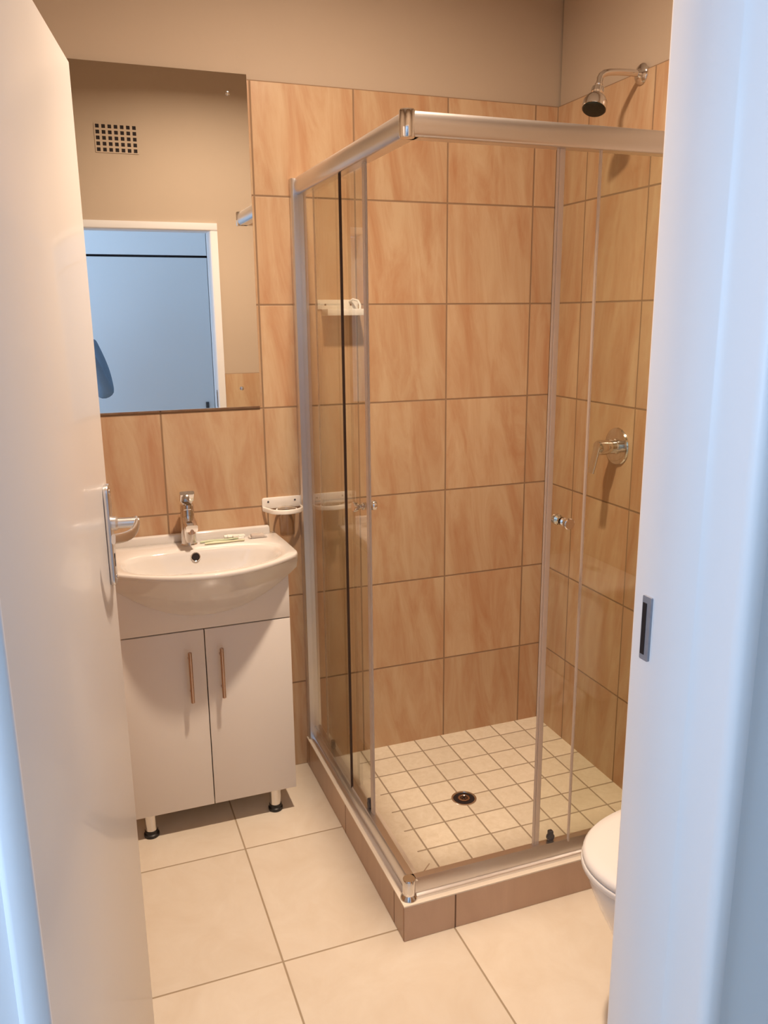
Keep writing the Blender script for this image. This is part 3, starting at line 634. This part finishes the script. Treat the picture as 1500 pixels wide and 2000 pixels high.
# ------------------------------------------------------------------ toilet
TO = thing('toilet', 'white ceramic toilet with closed rounded lid beside the shower, half hidden by the door frame', 'toilet', (WX, -1.395, 0), PI)   # local +x points to the front (world -x)
def egg(k=1.0, L0=0.24, L1=0.70, hw=0.182, n=64):
    pts = []; cxm = (L0+0.0)+0.20
    for i in range(n):
        a = 2*PI*i/n; c, s = math.cos(a), math.sin(a)
        rx = (L1-cxm) if c > 0 else (cxm-L0)
        e = 2.15 if c > 0 else 3.0
        r = (abs(c)**e+abs(s)**e)**(-1/e)
        pts.append((cxm+rx*r*c*k, hw*r*s*k))
    return pts
def loft(levels, capb=True, capt=True):
    bm = B(); R = []
    for pts, z in levels: R.append([bm.verts.new((p[0], p[1], z)) for p in pts])
    n = len(R[0])
    for a, b_ in zip(R, R[1:]):
        for i in range(n): bm.faces.new((a[i], a[(i+1) % n], b_[(i+1) % n], b_[i]))
    if capb: bm.faces.new(R[0])
    if capt: bm.faces.new(R[-1])
    return bm
sh = lambda pts, kx, ky, cx: [(cx+(p[0]-cx)*kx, p[1]*ky) for p in pts]
E0 = egg(L0=0.16, L1=0.685, hw=0.175)
obj('bowl', loft([(sh(E0, 0.80, 0.62, 0.30), 0), (sh(E0, 0.79, 0.60, 0.30), 0.03), (sh(E0, 0.74, 0.54, 0.30), 0.12), (sh(E0, 0.80, 0.62, 0.30), 0.20), (sh(E0, 0.90, 0.82, 0.30), 0.28), (sh(E0, 0.97, 0.95, 0.30), 0.34), (sh(E0, 1.0, 1.0, 0.30), 0.375), (sh(E0, 1.0, 1.0, 0.30), 0.398), (sh(E0, 0.985, 0.98, 0.30), 0.404)]), M['ceramic'], TO, sharp=60)
E1 = egg(L0=0.235, L1=0.700, hw=0.183)
obj('seat', loft([(sh(E1, 0.985, 0.98, 0.45), 0.405), (E1, 0.409), (E1, 0.420), (sh(E1, 0.99, 0.985, 0.45), 0.423)]), M['seat'], TO, sharp=60)
obj('lid', loft([(sh(E1, 0.985, 0.98, 0.45), 0.4245), (sh(E1, 0.992, 0.99, 0.45), 0.427), (sh(E1, 0.988, 0.985, 0.45), 0.436), (sh(E1, 0.96, 0.95, 0.45), 0.443), (sh(E1, 0.85, 0.83, 0.45), 0.446), (sh(E1, 0.5, 0.5, 0.45), 0.448)]), M['seat'], TO, sharp=60)
obj('cistern', box(0.004, 0.185, -0.185, 0.185, 0.40, 0.75, 0.02, 4), M['ceramic'], TO)
obj('cistern_lid', box(0.002, 0.195, -0.192, 0.192, 0.752, 0.785, 0.01, 3), M['ceramic'], TO)
obj('flush_button', lathe([(0.022, 0), (0.022, 0.004), (0.018, 0.006), (0, 0.006)], (0.095, 0, 0.785), n=28), M['chrome'], TO)
obj('hinge', box(0.215, 0.240, -0.09, 0.09, 0.404, 0.430, 0.006), M['seat'], TO)

# ------------------------------------------------------------------ photographer, only an elbow shows in the mirror
PX, PY = -0.628, -3.10
PR = thing('person', 'person in a blue long-sleeved shirt taking the photo, elbow seen in the mirror', 'person', (PX, PY, -0.0))
def skin_mesh(name, verts, edges, rad, m, parent, root=0, lvl=2):
    bm = B(); lay = bm.verts.layers.skin.verify(); vs = []
    for i, v in enumerate(verts):
        q = bm.verts.new(v); r = rad[i]; q[lay].radius = r if isinstance(r, tuple) else (r, r); q[lay].use_root = (i == root); vs.append(q)
    for a, b_ in edges: bm.edges.new((vs[a], vs[b_]))
    me = bpy.data.meshes.new(name); bm.to_mesh(me); bm.free()
    o = bpy.data.objects.new(name, me); C.objects.link(o); o.parent = parent
    sk = o.modifiers.new('skin', 'SKIN'); sk.use_smooth_shade = True
    ss = o.modifiers.new('sub', 'SUBSURF'); ss.levels = lvl; ss.render_levels = lvl
    me.materials.append(m); return o
# body (skin): pelvis, spine, neck, head, arms bent up to a phone at (0.02,0.36,1.62) local
ph = Vector((0.02, 0.355, 1.600))
body_v = [(0, 0, 0.98), (0, 0.0, 1.15), (0, 0, 1.32), (0, 0, 1.45), (0, 0.01, 1.53), (0, 0.03, 1.60), (0, 0.035, 1.68), (0, 0.03, 1.75),
    (0.16, 0, 1.43), (0.215, 0.12, 1.24), (0.205, 0.235, 1.145), (0.14, 0.275, 1.36), (0.085, 0.315, 1.52),
    (-0.16, 0, 1.43), (-0.215, 0.12, 1.24), (-0.205, 0.235, 1.145), (-0.13, 0.275, 1.36), (-0.055, 0.315, 1.52),
    (0.09, 0, 0.90), (0.10, 0.01, 0.50), (0.105, -0.01, 0.10), (0.115, 0.10, 0.04), (-0.09, 0, 0.90), (-0.10, 0.01, 0.50), (-0.105, -0.01, 0.10), (-0.115, 0.10, 0.04)]
body_e = [(0, 1), (1, 2), (2, 3), (3, 4), (4, 5), (5, 6), (6, 7), (3, 8), (8, 9), (9, 10), (10, 11), (11, 12), (3, 13), (13, 14), (14, 15), (15, 16), (16, 17),
    (0, 18), (18, 19), (19, 20), (20, 21), (0, 22), (22, 23), (23, 24), (24, 25)]
body_r = [(0.10, 0.075), (0.105, 0.08), (0.14, 0.10), (0.12, 0.08), 0.052, (0.068, 0.078), (0.076, 0.092), (0.05, 0.06),
    0.055, 0.042, 0.038, 0.034, 0.025, 0.055, 0.042, 0.038, 0.034, 0.025, (0.085, 0.085), 0.055, 0.038, 0.032, (0.085, 0.085), 0.055, 0.038, 0.032]
skin_mesh('body', body_v, body_e, body_r, M['skin'], PR)
sv = [(0, 0, 0.86), (0, 0, 1.12), (0, 0, 1.32), (0, 0, 1.44), (0.165, 0, 1.43), (0.22, 0.10, 1.26), (0.235, 0.235, 1.14), (0.170, 0.265, 1.32), (0.108, 0.300, 1.47),
      (-0.165, 0, 1.43), (-0.22, 0.10, 1.26), (-0.235, 0.235, 1.14), (-0.160, 0.265, 1.32), (-0.080, 0.300, 1.47)]
skin_mesh('shirt', sv, [(0, 1), (1, 2), (2, 3), (3, 4), (4, 5), (5, 6), (6, 7), (7, 8), (3, 9), (9, 10), (10, 11), (11, 12), (12, 13)],
    [(0.172, 0.140), (0.158, 0.125), (0.168, 0.122), (0.135, 0.095), 0.075, 0.064, 0.060, 0.052, 0.042, 0.075, 0.064, 0.060, 0.052, 0.042], M['blue_shirt'], PR)
skin_mesh('trousers', [(0, 0, 1.02), (0.09, 0, 0.84), (0.10, 0.01, 0.50), (0.105, -0.01, 0.09), (-0.09, 0, 0.84), (-0.10, 0.01, 0.50), (-0.105, -0.01, 0.09), (0, 0, 0.90)],
    [(0, 7), (7, 1), (1, 2), (2, 3), (7, 4), (4, 5), (5, 6)], [(0.155, 0.118), 0.095, 0.075, 0.064, 0.095, 0.075, 0.064, (0.160, 0.120)], M['trousers'], PR)
for s in (1, -1):
    bm = B(); add_box(bm, s*0.112-0.05, s*0.112+0.05, -0.08, 0.19, 0.0, 0.075, 0.025, 3)
    obj('shoe', bm, M['shoe'], PR)
bm = B(); bmesh.ops.create_uvsphere(bm, u_segments=24, v_segments=16, radius=1)
for v in bm.verts: v.co = Vector((v.co.x*0.088, v.co.y*0.105+0.018, 1.705+v.co.z*0.098))
bmesh.ops.delete(bm, geom=[v for v in bm.verts if v.co.z < 1.70 and v.co.y > 0.03 or v.co.z < 1.63], context='VERTS')
obj('hair', bm, M['hair'], PR)
for s in (1, -1):
    bm = B(); bmesh.ops.create_uvsphere(bm, u_segments=10, v_segments=8, radius=0.012, matrix=Matrix.Translation((s*0.031, 0.112, 1.69)))
    obj('eye', bm, M['black'], PR)
obj('nose', prism([(0.10, 1.70), (0.145, 1.652), (0.10, 1.645)], 'x', -0.012, 0.012, bev=0.003), M['skin'], PR)
obj('mouth', box(-0.024, 0.024, 0.105, 0.118, 1.612, 1.622, 0.004), mat('lips', (0.35, 0.12, 0.10), 0.5), PR)
for s in (1, -1):
    bm = B(); bmesh.ops.create_uvsphere(bm, u_segments=12, v_segments=8, radius=0.028, matrix=Matrix.Translation((s*0.082, 0.03, 1.68)) @ Matrix.Diagonal((0.35, 0.7, 1, 1)))
    obj('ear', bm, M['skin'], PR)
for s in (1, -1):
    wx_ = 0.078 if s > 0 else -0.048
    base = Vector((wx_, 0.325, 1.545)); hv = [tuple(base), (base.x-s*0.004, base.y+0.008, base.z+0.045)]; he = [(0, 1)]; hr = [(0.024, 0.016), (0.026, 0.013)]
    for f in range(4):
        z = base.z+0.030+f*0.019; i0 = len(hv)
        hv += [(base.x-s*0.010, base.y+0.004, z), (base.x-s*0.016, base.y-0.016+0.012, z+0.004), (base.x-s*0.034, base.y-0.018+0.008, z+0.006), (base.x-s*0.047, base.y-0.006, z+0.006)]
        he += [(1, i0), (i0, i0+1), (i0+1, i0+2), (i0+2, i0+3)]; hr += [0.0085, 0.008, 0.0078, 0.006]
    i0 = len(hv); hv += [(base.x-s*0.02, base.y+0.03, base.z+0.012), (base.x-s*0.036, base.y+0.036, base.z+0.026)]; he += [(0, i0), (i0, i0+1)]; hr += [0.010, 0.0085]
    skin_mesh('hand', hv, he, hr, M['skin'], PR, lvl=1)
tag(obj('mobile_phone', box(-0.037, 0.037, -0.004, 0.004, -0.078, 0.078, 0.0035, 2), M['black'], loc=(PX+0.020, PY+0.352, 1.590)), 'black mobile phone held up by the photographer in the hall', 'phone')
